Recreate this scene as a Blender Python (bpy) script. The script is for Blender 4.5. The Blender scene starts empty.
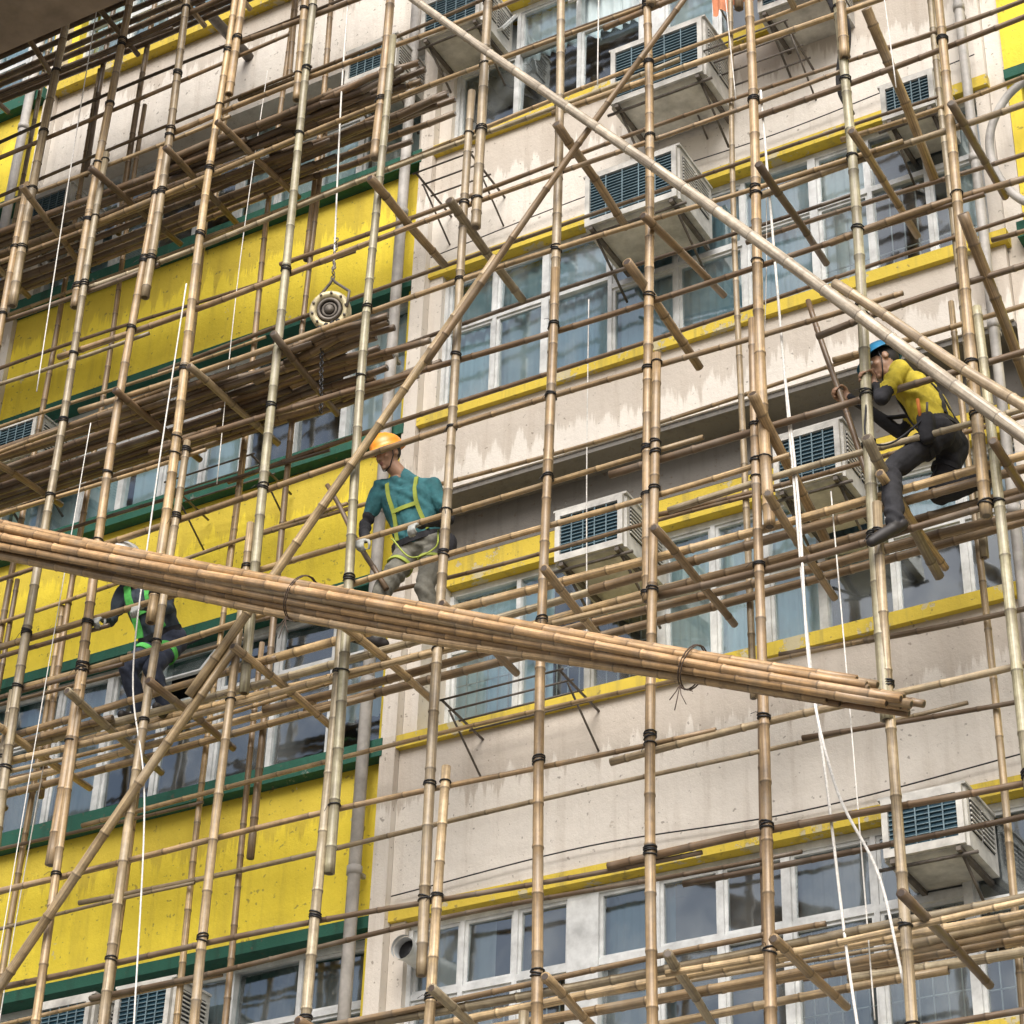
import bpy, math, random, numpy as np
from mathutils import Vector, Matrix
from mathutils.bvhtree import BVHTree
from math import sin, cos, pi, radians
RNG=random.Random(11)
S=bpy.context.scene
COLL=S.collection
# ------------------------------------------------------------------ camera
f=2305.;p=radians(33.4);yaw=radians(30.9);r_=radians(1.96)
F=Vector((-sin(yaw)*cos(p),cos(yaw)*cos(p),sin(p)))
R0=F.cross(Vector((0,0,1))).normalized();U0=R0.cross(F)
R=cos(r_)*R0+sin(r_)*U0;U=cos(r_)*U0-sin(r_)*R0
cd=bpy.data.cameras.new('camera');cd.lens=f/1024*36;cd.sensor_width=36;cd.clip_end=2000
cam=bpy.data.objects.new('camera',cd);COLL.objects.link(cam)
M=Matrix((R,U,-F)).transposed().to_4x4();M.translation=Vector((0,-12,1.6));cam.matrix_world=M
S.camera=cam
# ------------------------------------------------------------------ world / light
w=bpy.data.worlds.new("World");S.world=w;w.use_nodes=True
nt=w.node_tree;nt.nodes.clear()
sk=nt.nodes.new('ShaderNodeTexSky');sk.sky_type='NISHITA';sk.sun_disc=False
SE,SR=radians(42),radians(158)
sk.sun_elevation=SE;sk.sun_rotation=SR;sk.dust_density=5.0;sk.air_density=1.0
bg=nt.nodes.new('ShaderNodeBackground');bg.inputs[1].default_value=0.15
wo=nt.nodes.new('ShaderNodeOutputWorld');nt.links.new(sk.outputs[0],bg.inputs[0]);nt.links.new(bg.outputs[0],wo.inputs[0])
sl=bpy.data.lights.new('sun','SUN');sl.energy=4.4;sl.angle=radians(42);sl.color=(1,.98,.955)
so=bpy.data.objects.new('sun',sl);COLL.objects.link(so)
sd=Vector((sin(SR)*cos(SE),cos(SR)*cos(SE),sin(SE)))
so.rotation_euler=sd.to_track_quat('Z','Y').to_euler();so.location=(0,-30,40)
S.view_settings.view_transform='Standard';S.view_settings.look='None';S.view_settings.exposure=0
# ------------------------------------------------------------------ materials
def newmat(name):
    m=bpy.data.materials.new(name);m.use_nodes=True
    n=m.node_tree.nodes;l=m.node_tree.links;b=n['Principled BSDF'];return m,n,l,b
def coord(n,l,scale):
    tc=n.new('ShaderNodeTexCoord');mp=n.new('ShaderNodeMapping');mp.inputs['Scale'].default_value=scale
    l.new(tc.outputs['Object'],mp.inputs[0]);return mp.outputs[0]
def noise(n,l,scale,s=5,det=3,rough=.6,vec=None):
    t=n.new('ShaderNodeTexNoise');t.inputs['Scale'].default_value=s;t.inputs['Detail'].default_value=det;t.inputs['Roughness'].default_value=rough
    l.new(vec if vec is not None else coord(n,l,scale),t.inputs['Vector']);return t.outputs['Fac']
def ramp(n,l,src,a,b,ca=(0,0,0,1),cb=(1,1,1,1)):
    r=n.new('ShaderNodeValToRGB');r.color_ramp.elements[0].position=a;r.color_ramp.elements[1].position=b
    r.color_ramp.elements[0].color=ca;r.color_ramp.elements[1].color=cb;l.new(src,r.inputs[0]);return r.outputs[0]
def mix(n,l,fac,a,b,mode='MIX'):
    m=n.new('ShaderNodeMix');m.data_type='RGBA';m.blend_type=mode
    for s,v in((m.inputs[0],fac),(m.inputs[6],a),(m.inputs[7],b)):
        if hasattr(v,'is_linked'):l.new(v,s)
        else:s.default_value=v if not isinstance(v,tuple) else (v+(1,) if len(v)==3 else v)
    return m.outputs[2]
def mathn(n,l,op,a,b):
    m=n.new('ShaderNodeMath');m.operation=op
    for s,v in((m.inputs[0],a),(m.inputs[1],b)):
        if hasattr(v,'is_linked'):l.new(v,s)
        else:s.default_value=v
    return m.outputs[0]
def bump(n,l,b,h,st=.3,d=.02):
    x=n.new('ShaderNodeBump');x.inputs['Strength'].default_value=st;x.inputs['Distance'].default_value=d
    l.new(h,x.inputs['Height']);l.new(x.outputs[0],b.inputs['Normal'])
def wallmat(name,base,dirt,patch,pth=.66,amt=.55,grime=.6):
    m,n,l,b=newmat(name)
    blotn=noise(n,l,(1,1,1),1.7,5,.68)
    c=mix(n,l,mathn(n,l,'MULTIPLY',ramp(n,l,blotn,.4,.65),.3),base,tuple(x*.78 for x in base))
    dn=noise(n,l,(6,6,.45),1.6,5,.65)
    c=mix(n,l,mathn(n,l,'MULTIPLY',ramp(n,l,dn,.52,.78),amt),c,dirt)
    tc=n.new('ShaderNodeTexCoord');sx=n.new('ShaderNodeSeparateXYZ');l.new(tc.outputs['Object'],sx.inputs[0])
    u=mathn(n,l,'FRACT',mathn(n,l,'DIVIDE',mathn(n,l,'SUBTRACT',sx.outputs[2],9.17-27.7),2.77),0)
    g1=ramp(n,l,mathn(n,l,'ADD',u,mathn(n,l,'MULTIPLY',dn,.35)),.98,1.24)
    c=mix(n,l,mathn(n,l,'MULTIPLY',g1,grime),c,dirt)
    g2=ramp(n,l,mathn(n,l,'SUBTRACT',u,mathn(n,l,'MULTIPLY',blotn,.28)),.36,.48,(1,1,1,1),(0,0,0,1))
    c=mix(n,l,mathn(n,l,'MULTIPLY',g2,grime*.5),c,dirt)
    pn=noise(n,l,(1.3,1.3,1),2.4,6,.75)
    pt=ramp(n,l,pn,pth,pth+.015)
    c=mix(n,l,mathn(n,l,'MULTIPLY',pt,.8),c,patch)
    sp=ramp(n,l,noise(n,l,(1,1,1),22,2,.5),.67,.72)
    c=mix(n,l,mathn(n,l,'MULTIPLY',sp,.55),c,(.12,.09,.06))
    l.new(c,b.inputs['Base Color']);b.inputs['Roughness'].default_value=.85
    bump(n,l,b,mathn(n,l,'SUBTRACT',pn,mathn(n,l,'MULTIPLY',pt,.3)),.5,.035)
    return m
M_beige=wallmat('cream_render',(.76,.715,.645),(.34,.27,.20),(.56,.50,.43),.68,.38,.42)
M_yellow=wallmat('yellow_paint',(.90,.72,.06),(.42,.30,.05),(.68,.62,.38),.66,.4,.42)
M_yel2=wallmat('yellow_trim',(.66,.50,.06),(.24,.19,.08),(.5,.46,.34),.57,.8,0)
M_green=wallmat('green_trim',(.018,.105,.07),(.015,.03,.022),(.2,.24,.2),.66,.7,0)
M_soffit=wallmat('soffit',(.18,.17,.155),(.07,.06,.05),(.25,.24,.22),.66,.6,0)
def simple(name,col,rough=.6,metal=0,ns=8,var=.25,bs=0,spec=.5):
    m,n,l,b=newmat(name);nz=noise(n,l,(1,1,1),ns,4,.65)
    c=mix(n,l,ramp(n,l,nz,.3,.72),tuple(x*(1-var) for x in col),tuple(min(1,x*(1+var*.5)) for x in col))
    l.new(c,b.inputs['Base Color']);b.inputs['Roughness'].default_value=rough;b.inputs['Metallic'].default_value=metal
    b.inputs['Specular IOR Level'].default_value=spec
    if bs:bump(n,l,b,nz,bs,.01)
    return m
def attr(name,rough=.55,ns=9,var=.45,grey=.3,dirt=(.085,.056,.032),streak=0):
    m,n,l,b=newmat(name)
    a=n.new('ShaderNodeAttribute');a.attribute_name='Col'
    c=a.outputs['Color']
    if streak:
        a2=n.new('ShaderNodeAttribute');a2.attribute_name='Grain'
        st=noise(n,l,None,2.4,4,.7,vec=a2.outputs['Vector'])
        c=mix(n,l,mathn(n,l,'MULTIPLY',ramp(n,l,st,.40,.64),streak),c,dirt)
    c=mix(n,l,mathn(n,l,'MULTIPLY',ramp(n,l,noise(n,l,(1,1,1),ns,4,.72),.38,.7),var),c,dirt)
    if grey:c=mix(n,l,mathn(n,l,'MULTIPLY',ramp(n,l,noise(n,l,(1,1,1),ns*.25,2,.6),.5,.72),grey),c,(.40,.37,.31))
    l.new(c,b.inputs['Base Color']);b.inputs['Roughness'].default_value=rough
    return m
M_bam=attr('bamboo',.42,14,.5,.22,streak=.68)
M_curt=attr('curtain_fabric',.9,3,.1,0)
M_frame=simple('window_frame',(.64,.66,.66),.4,0,6,.35)
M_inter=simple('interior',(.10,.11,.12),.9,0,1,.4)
M_pipe=simple('pipe_paint',(.46,.44,.41),.55,0,4,.45,.2)
M_acb=simple('ac_casing',(.60,.59,.55),.5,0,5,.45)
M_acd=simple('ac_coil',(.015,.06,.09),.35,.3,30,.5)
M_acl=simple('ac_louvre',(.16,.24,.28),.45,0,9,.3)
M_steel=simple('steel_bracket',(.16,.14,.12),.6,.4,12,.5)
M_black=simple('black_nylon',(.014,.014,.016),.5,0,20,.4)
M_rope=simple('white_rope',(.74,.72,.68),.8,0,60,.3,.4)
M_dark=simple('dark_cloth',(.03,.028,.03),.9,0,10,.4)
M_orange=simple('orange_cloth',(.72,.30,.16),.9,0,7,.3)
M_brass=simple('weathered_ring',(.60,.52,.32),.45,.1,18,.5)
M_sign=simple('signboard_underside',(.30,.24,.19),.7,0,2,.4)
def glassmat():
    m,n,l,b=newmat('window_glass');n.remove(b)
    o=n['Material Output'];tr=n.new('ShaderNodeBsdfTransparent');tr.inputs[0].default_value=(.82,.93,.95,1)
    g=n.new('ShaderNodeBsdfGlossy');g.inputs['Roughness'].default_value=.05;g.inputs[0].default_value=(.9,.98,1,1)
    lw=n.new('ShaderNodeFresnel');lw.inputs[0].default_value=1.55
    nz=noise(n,l,(1,1,.7),2.6,3)
    fa=mathn(n,l,'ADD',mathn(n,l,'MULTIPLY',lw.outputs[0],1.5),.14)
    bp=n.new('ShaderNodeBump');bp.inputs['Strength'].default_value=.2;bp.inputs['Distance'].default_value=.01
    l.new(nz,bp.inputs['Height']);l.new(bp.outputs[0],g.inputs['Normal'])
    d=n.new('ShaderNodeBsdfDiffuse');d.inputs[0].default_value=(.5,.55,.57,1)
    ms=n.new('ShaderNodeMixShader');l.new(fa,ms.inputs[0]);l.new(tr.outputs[0],ms.inputs[1]);l.new(g.outputs[0],ms.inputs[2])
    m2=n.new('ShaderNodeMixShader')
    l.new(mathn(n,l,'MULTIPLY',ramp(n,l,nz,.42,.7),.2),m2.inputs[0]);l.new(ms.outputs[0],m2.inputs[1]);l.new(d.outputs[0],m2.inputs[2])
    l.new(m2.outputs[0],o.inputs[0]);return m
M_glass=glassmat()
# ------------------------------------------------------------------ mesh builder
class MB:
    def __init__(s):s.v=[];s.f=[];s.m=[];s.c=[];s.sm=[];s.g={}
    def add(s,vs,fs,mi=0,col=(1,1,1),smooth=False,cols=None,grain=None):
        o=len(s.v);s.v+=[tuple(x) for x in vs]
        for q in fs:s.f.append(tuple(i+o for i in q));s.m.append(mi);s.sm.append(smooth)
        s.c+=(cols if cols else [col]*len(vs))
        if grain:
            for i,q in enumerate(grain):s.g[o+i]=q
    def box(s,x0,x1,y0,y1,z0,z1,mi=0,col=(1,1,1),mat=None):
        vs=[Vector((x,y,z)) for z in(z0,z1) for y in(y0,y1) for x in(x0,x1)]
        if mat is not None:vs=[mat@q for q in vs]
        s.add(vs,[(0,2,3,1),(4,5,7,6),(0,1,5,4),(2,6,7,3),(0,4,6,2),(1,3,7,5)],mi,col)
    def tube(s,pts,rad,seg=8,mi=0,col=(1,1,1),cols=None,cap=True,smooth=True,grain=None):
        pts=[Vector(q) for q in pts];n=len(pts)
        if not hasattr(rad,'__len__'):rad=[rad]*n
        vs=[];cc=[];gg=[] if grain else None
        t0=(pts[1]-pts[0]).normalized();a=t0.orthogonal().normalized()
        for i,q in enumerate(pts):
            t=(pts[min(i+1,n-1)]-pts[max(i-1,0)])
            if t.length<1e-9:t=t0
            t.normalize();a=(a-t*a.dot(t)).normalized();b=t.cross(a)
            for k in range(seg):
                th=2*pi*k/seg;vs.append(q+(a*cos(th)+b*sin(th))*rad[i]);cc.append(cols[i] if cols else col)
                if grain:gg.append((cos(th)*1.3+grain[1],sin(th)*1.3,grain[0][i]*.55+grain[1]*3))
        fs=[(i*seg+k,i*seg+(k+1)%seg,(i+1)*seg+(k+1)%seg,(i+1)*seg+k) for i in range(n-1) for k in range(seg)]
        if cap:fs+=[tuple(range(seg))[::-1],tuple((n-1)*seg+k for k in range(seg))]
        s.add(vs,fs,mi,col,smooth,cc,gg)
    def obj(s,name,mats,parent=None):
        me=bpy.data.meshes.new(name);me.from_pydata(s.v,[],s.f);me.update()
        for m in mats:me.materials.append(m)
        me.polygons.foreach_set('material_index',s.m);me.polygons.foreach_set('use_smooth',s.sm)
        ca=me.color_attributes.new('Col','FLOAT_COLOR','POINT')
        ca.data.foreach_set('color',np.array([(c[0],c[1],c[2],1) for c in s.c],dtype=np.float32).ravel())
        if s.g:
            ga=me.attributes.new('Grain','FLOAT_VECTOR','POINT')
            ga.data.foreach_set('vector',np.array([s.g.get(i,(0,0,0)) for i in range(len(s.v))],dtype=np.float32).ravel())
        o=bpy.data.objects.new(name,me);COLL.objects.link(o)
        if parent:o.parent=parent
        return o
def empty(name):
    o=bpy.data.objects.new(name,None);COLL.objects.link(o);return o
# ------------------------------------------------------------------ bamboo
PAL=[(.58,.41,.21),(.51,.36,.19),(.46,.36,.22),(.62,.46,.26),(.38,.26,.14),(.44,.37,.24),(.54,.38,.19),(.48,.33,.17)]
GRN=[(.42,.39,.25)]
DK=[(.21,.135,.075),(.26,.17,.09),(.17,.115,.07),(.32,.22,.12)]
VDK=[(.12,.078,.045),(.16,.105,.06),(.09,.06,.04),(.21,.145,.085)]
BUN=[(.56,.35,.17),(.48,.30,.14),(.34,.21,.11),(.62,.43,.23),(.52,.37,.21),(.38,.25,.13)]
def bamboo(mb,p0,p1,r0,r1,pal=PAL,bend=.02,seg=8,rng=RNG,via=None):
    p0=Vector(p0);p1=Vector(p1);L=(p1-p0).length;d=(p1-p0).normalized()
    a=d.orthogonal().normalized();b=d.cross(a);th=rng.uniform(0,2*pi);bd=(a*cos(th)+b*sin(th))*rng.uniform(.3,1)*bend
    b2=(a*cos(th+1.7)+b*sin(th+1.7))*bend*.35
    col=Vector(rng.choice(pal))*rng.uniform(.74,1.18)
    ts=[0];rs=[r0];cs=[.8];t=rng.uniform(.1,.3);il=rng.uniform(.26,.4)
    while t<L-.05:
        rr=r0+(r1-r0)*t/L
        for dt,k,cc in((-.11,1.0,1),(-.014,.97,.82),(-.003,1.10,.34),(.006,1.08,1.15),(.02,.97,1.08)):
            if t+dt>ts[-1]+.001:ts.append(t+dt);rs.append(rr*k);cs.append(cc*rng.uniform(.82,1.12))
        t+=il*rng.uniform(.85,1.15)
    ts.append(L);rs.append(r1);cs.append(.75)
    def P(t):
        u=t/L
        q=p0.lerp(p1,u)
        if via is not None: q=q+Vector(via)*(4*u*(1-u))
        return q+bd*sin(pi*u)+b2*sin(2.7*pi*u)
    mb.tube([P(t) for t in ts],rs,seg,0,tuple(col),[tuple(col*c) for c in cs],grain=(ts,rng.uniform(0,40)))
    for e,dr,rr in((P(0),-d,r0),(P(L),d,r1)):
        q=dr.orthogonal().normalized();q2=dr.cross(q)
        mb.add([e+dr*.0015+(q*cos(2*pi*k/8)+q2*sin(2*pi*k/8))*rr*.68 for k in range(8)],[tuple(range(8))],0,(.03,.02,.015))
    return P,L
scaf=empty('bamboo_scaffolding')
OX=[-13.4,-12.6,-11.85,-11.07,-10.31,-9.70,-9.09,-8.33,-7.52,-6.72,-6.03,-5.30,-4.56,-3.86,-3.17,-2.4,-1.65]
YO,YI=-1.5,-.62
mbv=MB();SEGS=[]
def standard(x,y,r,rng,pal=PAL+GRN,rec=False):
    z=rng.uniform(-3.5,0);s=rng.choice((-1,1));dx=-.033*s
    while z<19:
        L=rng.uniform(6.2,7.2);z0=max(0,z);z1=z+L
        ra,rb_=r*rng.uniform(.92,1.1),r*rng.uniform(.70,.85)
        P,LL=bamboo(mbv,(x+dx+rng.uniform(-.03,.03),y+rng.uniform(-.01,.01),z0),(x+dx+rng.uniform(-.03,.03),y+rng.uniform(-.02,.02),z1),ra,rb_,pal=pal,bend=.04,rng=rng)
        if rec:SEGS.append((P,LL,z0,z1,ra,rb_))
        z=z1-rng.uniform(1.2,2.0);dx=-dx
rg=random.Random(5)
for i,x in enumerate(OX):
    standard(x,YO,.036,rg,rec=True)
for i,x in enumerate(OX):
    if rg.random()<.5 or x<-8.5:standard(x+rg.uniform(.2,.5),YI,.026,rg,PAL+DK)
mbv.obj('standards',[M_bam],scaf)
mbh=MB();LSEG=[]
outer_rows=[4.3,5.0,5.75,6.42,7.10,7.80,8.78,9.42,9.78,10.42,11.05,11.70,12.4,13.05,13.7,14.35,15.05,15.75,16.4,17.1,18]
inner_rows=[5.9,6.6,7.3,8.0,8.6,9.25,9.9,10.7,11.35,12.0,12.65,13.3,13.95,14.6,15.4,16.2,17]
def ledger(z,y,r,rng,pal,x0=-14.4,x1e=-.9,rec=False):
    x=x0+rng.uniform(-1.5,0);s=0
    while x<x1e-.1:
        L=rng.uniform(5.2,6.8);x1=min(x+L,x1e)
        zz=z+(.06 if s else 0);t=rng.uniform(-.08,.08) if z!=9.78 else 0
        P,LL=bamboo(mbh,(x,y,zz+t),(x1,y+rng.uniform(-.02,.02),zz-t+rng.uniform(-.03,.03)),r*rng.uniform(.9,1.1),r*rng.uniform(.6,.78),pal=pal,bend=.05 if z!=9.78 else .008,rng=rng)
        if rec:LSEG.append((P,LL,x,x1))
        if x1>=x1e-.05:break
        x=x1-rng.uniform(.5,1.1);s=1-s
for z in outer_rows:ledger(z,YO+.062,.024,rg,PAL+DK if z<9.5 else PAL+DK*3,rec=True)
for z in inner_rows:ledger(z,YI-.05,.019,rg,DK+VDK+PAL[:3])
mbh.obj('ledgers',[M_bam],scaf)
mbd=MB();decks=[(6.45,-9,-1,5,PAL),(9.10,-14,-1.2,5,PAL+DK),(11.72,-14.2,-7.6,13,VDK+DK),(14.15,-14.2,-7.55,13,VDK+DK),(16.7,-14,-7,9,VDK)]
for z,xa,xb,n,pal in decks:
    for k in range(n):
        y=-1.38+(.70)*k/(n-1)
        x=xa+rg.uniform(-.4,.4);s=0
        while x<xb:
            x1=min(x+rg.uniform(4.5,6.5),xb+rg.uniform(-.5,.3))
            if x1-x<.8:break
            bamboo(mbd,(x,y+rg.uniform(-.02,.02),z+.035*s+rg.uniform(-.015,.03)),(x1,y+rg.uniform(-.04,.04),z+.035*s+rg.uniform(-.015,.03)),.032,.025,pal=pal,bend=.03,rng=rg)
            x=x1-rg.uniform(.3,.8);s=1-s
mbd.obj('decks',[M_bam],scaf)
mbt=MB()
for z in (6.38,9.02,11.64,14.07,16.6):
    for x in OX:
        if rg.random()<(.9 if(x<-8.4 or z<9.5) else .45):
            t=rg.uniform(-.04,.08);o=rg.uniform(.10,.26)
            bamboo(mbt,(x+.08+rg.uniform(-.08,.08),YO-o,z+t+.02),(x+.08+rg.uniform(-.1,.1),YI-rg.uniform(-.05,.12),z-.02),.030,.025,pal=PAL+DK*2,bend=.01,rng=rg)
for (x,z,tilt) in((-5.9,12.55,.1),(-6.75,12.2,.1),(-3.6,12.3,.35),(-3.1,10.3,.4),(-3.8,9.1,.2),(-7.45,12.75,.05),(-5.35,11.1,.1),(-4.5,9.6,.25)):
    bamboo(mbt,(x,YO-.22,z+tilt),(x+.03,YI-.1,z-tilt),.036,.032,pal=PAL+DK,bend=.01,rng=rg)
mbt.obj('transoms',[M_bam],scaf)
mbb=MB()
bamboo(mbb,(-9.97,-1.585,7.03),(-8.31,-1.59,9.19),.034,.032,pal=[(.50,.37,.2)],bend=.008,rng=rg)
bamboo(mbb,(-8.62,-1.64,8.85),(-6.42,-1.60,11.75),.034,.028,pal=[(.50,.37,.2)],bend=.012,rng=rg)
bamboo(mbb,(-6.95,-1.60,11.02),(-4.75,-1.63,13.72),.028,.020,pal=DK+[(.3,.25,.16)],bend=.02,rng=rg)
bamboo(mbb,(-7.5,-1.66,14.92),(-2.6,-1.70,8.66),.030,.042,pal=[(.60,.52,.40)],bend=.03,rng=rg)
bamboo(mbb,(-3.95,-1.68,10.52),(-2.6,-1.74,8.88),.031,.035,pal=[(.55,.43,.28)],bend=.02,rng=rg)
bamboo(mbb,(-4.30,-1.25,10.82),(-3.93,-1.25,9.15),.018,.02,pal=DK,bend=.01,rng=rg)
bamboo(mbb,(-7.9,-1.3,10.5),(-7.35,-1.3,9.5),.017,.02,pal=DK,bend=.02,rng=rg)
mbb.obj('diagonal_braces',[M_bam],scaf)
mbl=MB()
def lash(c,r,rng):
    for q in range(rng.choice((1,2,2,3))):
        n=Vector((rng.uniform(-.3,.3),rng.uniform(-.1,.1),1)).normalized()
        a=n.orthogonal().normalized();b=n.cross(a)
        pts=[c+Vector((0,0,.016*q-.009))+(a*cos(t)+b*sin(t))*(r+.003) for t in [2*pi*k/9 for k in range(10)]]
        mbl.tube(pts,.0052,4,0,cap=False)
    if rng.random()<.4:
        d=Vector((rng.uniform(-.6,.6),-.5,rng.uniform(-1,.4))).normalized();q=c+Vector((0,-r,0))
        mbl.tube([q,q+d*.035,q+d*.07+Vector((0,0,-.03))],.0022,3,0)
for P,LL,z0,z1,ra,rb_ in SEGS:
    x=P(LL*.5).x
    for Q,L2,xa,xb in LSEG:
        if xa<x<xb and rg.random()<.72:
            z=Q(L2*(x-xa)/(xb-xa)).z
            if z0<z<z1:
                u=(z-z0)/(z1-z0);c=P(LL*u)
                if c.z<18.5:lash(c,(ra+(rb_-ra)*u)*1.06,rg)
mbl.obj('nylon_lashings',[M_black],scaf)
# ------------------------------------------------------------------ bundle of poles
mbu=MB();rb=random.Random(3)
offs=[]
for ring,(n,rr) in enumerate(((1,0),(6,.056),(9,.108))):
    for k in range(n):
        th=2*pi*k/n+.2*ring;offs.append((cos(th)*rr*.85,sin(th)*rr*.98))
A=Vector((-10.95,-1.83,10.69));B=Vector((-3.58,-1.86,7.38));D=(B-A).normalized()
N1=Vector((0,1,0));N2=D.cross(N1).normalized()
if N2.z<0:N2=-N2
for (a,b) in offs:
    s0=rb.uniform(-.35,.1);s1=rb.uniform(-.25,.06) if abs(b)<.08 else rb.uniform(-.5,-.05)
    p0=A+N1*a*1.12+N2*b*1.25+D*s0;p1=B+N1*a*.8+N2*b*.72+D*s1
    p0.y-=.14;p1.y-=.14
    bamboo(mbu,p0,p1,rb.uniform(.028,.034),rb.uniform(.021,.028),pal=BUN,bend=.04,seg=9,rng=rb,via=Vector((0,0,-.045)))
bun=mbu.obj('bamboo_pole_bundle',[M_bam])
mbz=MB();M_tie=simple('tie_strap',(.07,.045,.03),.7,0,20,.4)
for u in(.465,.835):
    c=A.lerp(B,u)+Vector((0,-.14,-.045*4*u*(1-u)))
    rr=.146 if u<.6 else .124
    for q in(-.008,.008):
        pts=[c+D*(q+.01*sin(t))+(N1*cos(t)*rr*.93+N2*sin(t)*rr*1.04) for t in [2*pi*k/20 for k in range(21)]]
        mbz.tube(pts,.0045,5,0,cap=False)
    q=c-N2*rr*1.05;q.y-=.05
    for (ax,az) in((.05,-.15),(-.05,-.1),(-.02,-.17),(.09,-.08)):
        mbz.tube([q,q+Vector((ax*.3,-.02,az*.5)),q+Vector((ax,-.03,az))],.003,4,0)
mbz.obj('tie_wraps',[M_tie],bun)
# ------------------------------------------------------------------ building
bld=empty('apartment_building')
mw=MB()
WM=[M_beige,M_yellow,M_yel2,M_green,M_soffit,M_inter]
mf=MB();mg=MB();mc=MB()
CUR=[(.66,.78,.80),(.56,.70,.74),(.78,.80,.78),(.46,.62,.68),(.66,.70,.68),(.36,.47,.53),(.78,.82,.84),(.24,.40,.48),(.30,.34,.37)]
CURB=[(.74,.86,.88),(.64,.80,.84),(.84,.87,.87),(.58,.74,.79),(.82,.86,.88),(.70,.80,.82),(.40,.56,.64)]
def curtain(x0,x1,z0,z1,y,col,rng):
    n=max(4,int((x1-x0)/.018));ph=rng.uniform(0,6);wl=rng.uniform(.06,.12);am=rng.uniform(.008,.024);vs=[];cs=[]
    for i in range(n+1):
        x=x0+(x1-x0)*i/n;dy=am*sin(2*pi*x/wl+ph+1.5*sin(x*9))+am*.5*sin(x*31)
        for z in(z0,z1):vs.append((x,y+dy*(1.2 if z==z0 else .8),z));cs.append(col)
    mc.add(vs,[(2*i,2*i+2,2*i+3,2*i+1) for i in range(n)],0,col,True,cs)
def band(x0,x1,z0,z1,yw,rng,grille=.2,bright=.7,tr=.66,tint=1.,pal=CUR,full=.6):
    fw=.05
    mf.box(x0,x1,yw-.035,yw+.035,z0,z0+fw);mf.box(x0,x1,yw-.035,yw+.035,z1-fw,z1)
    zt=z0+(z1-z0)*tr
    x=x0
    while x<x1-.01:
        npan=rng.choice((2,3,3,4));pw=rng.uniform(.40,.60)
        if x+npan*pw>x1-.5:
            npan=max(1,round((x1-x)/.5));pw=(x1-x)/npan
        gx0,gx1=x,x+npan*pw
        st=rng.random();col=Vector(rng.choice(pal))*rng.uniform(.78,1.08)*tint
        if st<bright:
            if rng.random()<full:curtain(gx0+.03,gx1-.03,z0,z1-.02,yw+.08,tuple(col),rng)
            else:
                sp=rng.uniform(.25,.6)*(gx1-gx0);curtain(gx0+.02,gx0+sp,z0,z1-.02,yw+.08,tuple(col),rng)
                if rng.random()<.5:curtain(gx1-.3,gx1-.02,z0,z1-.02,yw+.08,tuple(col),rng)
        elif st<bright+.15:
            curtain(gx0+.02,gx1-.02,z0+(z1-z0)*rng.uniform(.3,.7),z1-.02,yw+.08,tuple(col),rng)
        gr=rng.random()<grille
        for k in range(npan):
            a=gx0+k*pw;b=a+pw
            tw=.06 if k==0 else .035
            mf.box(a-tw/2,a+tw/2,yw-.04-(.01 if k==0 else 0),yw+.03,z0+fw,z1-fw)
            ztk=zt if rng.random()<.93 else zt-.1
            mf.box(a+tw/2,b-.018,yw-.038,yw+.028,ztk-.022,ztk+.022)
            openp=rng.random()<.10
            for (c0,c1) in((z0+fw,ztk-.022),(ztk+.022,z1-fw)):
                e=.022;xa,xb=a+tw/2,b-.018
                if openp and c1>ztk+.1:
                    T=Matrix.Translation((0,yw-.03,c1))@Matrix.Rotation(radians(-32),4,'X')@Matrix.Translation((0,0,-c1))
                    for q in((xa,xb,-.012,.012,c0,c0+.03),(xa,xb,-.012,.012,c1-.03,c1),(xa,xa+.03,-.012,.012,c0+.03,c1-.03),(xb-.03,xb,-.012,.012,c0+.03,c1-.03)):mf.box(*q,mat=T)
                    mg.add([T@Vector(q) for q in((xa+.03,0,c0+.03),(xb-.03,0,c0+.03),(xb-.03,0,c1-.03),(xa+.03,0,c1-.03))],[(0,1,2,3)])
                    continue
                if rng.random()<.75:
                    for q in((xa,xb,c0,c0+e),(xa,xb,c1-e,c1),(xa,xa+e,c0+e,c1-e),(xb-e,xb,c0+e,c1-e)):
                        mf.box(q[0],q[1],yw-.022,yw+.012,q[2],q[3])
                ti=rng.uniform(-.012,.012);tj=rng.uniform(-.01,.01)
                mg.add([(xa,yw-.004-ti-tj,c0),(xb,yw-.004+ti-tj,c0),(xb,yw-.004+ti+tj,c1),(xa,yw-.004-ti+tj,c1)],[(0,1,2,3)])
                if gr and c0<ztk-.1:
                    nb=int((xb-xa)/.085)
                    for j in range(1,nb):mf.tube([(xa+(xb-xa)*j/nb,yw+.04,c0),(xa+(xb-xa)*j/nb,yw+.04,c1)],.006,4,0)
                    for zz in(.3,.7):mf.tube([(xa,yw+.04,c0+(c1-c0)*zz),(xb,yw+.04,c0+(c1-c0)*zz)],.006,4,0)
        x=gx1
        if x<x1-1.2 and rng.random()<.25:
            mf.box(x-.02,x+.2,yw-.045,yw+.03,z0+fw,z1-fw);x+=.18
Z0=9.17;DZ=2.77
rw=random.Random(21)
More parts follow.
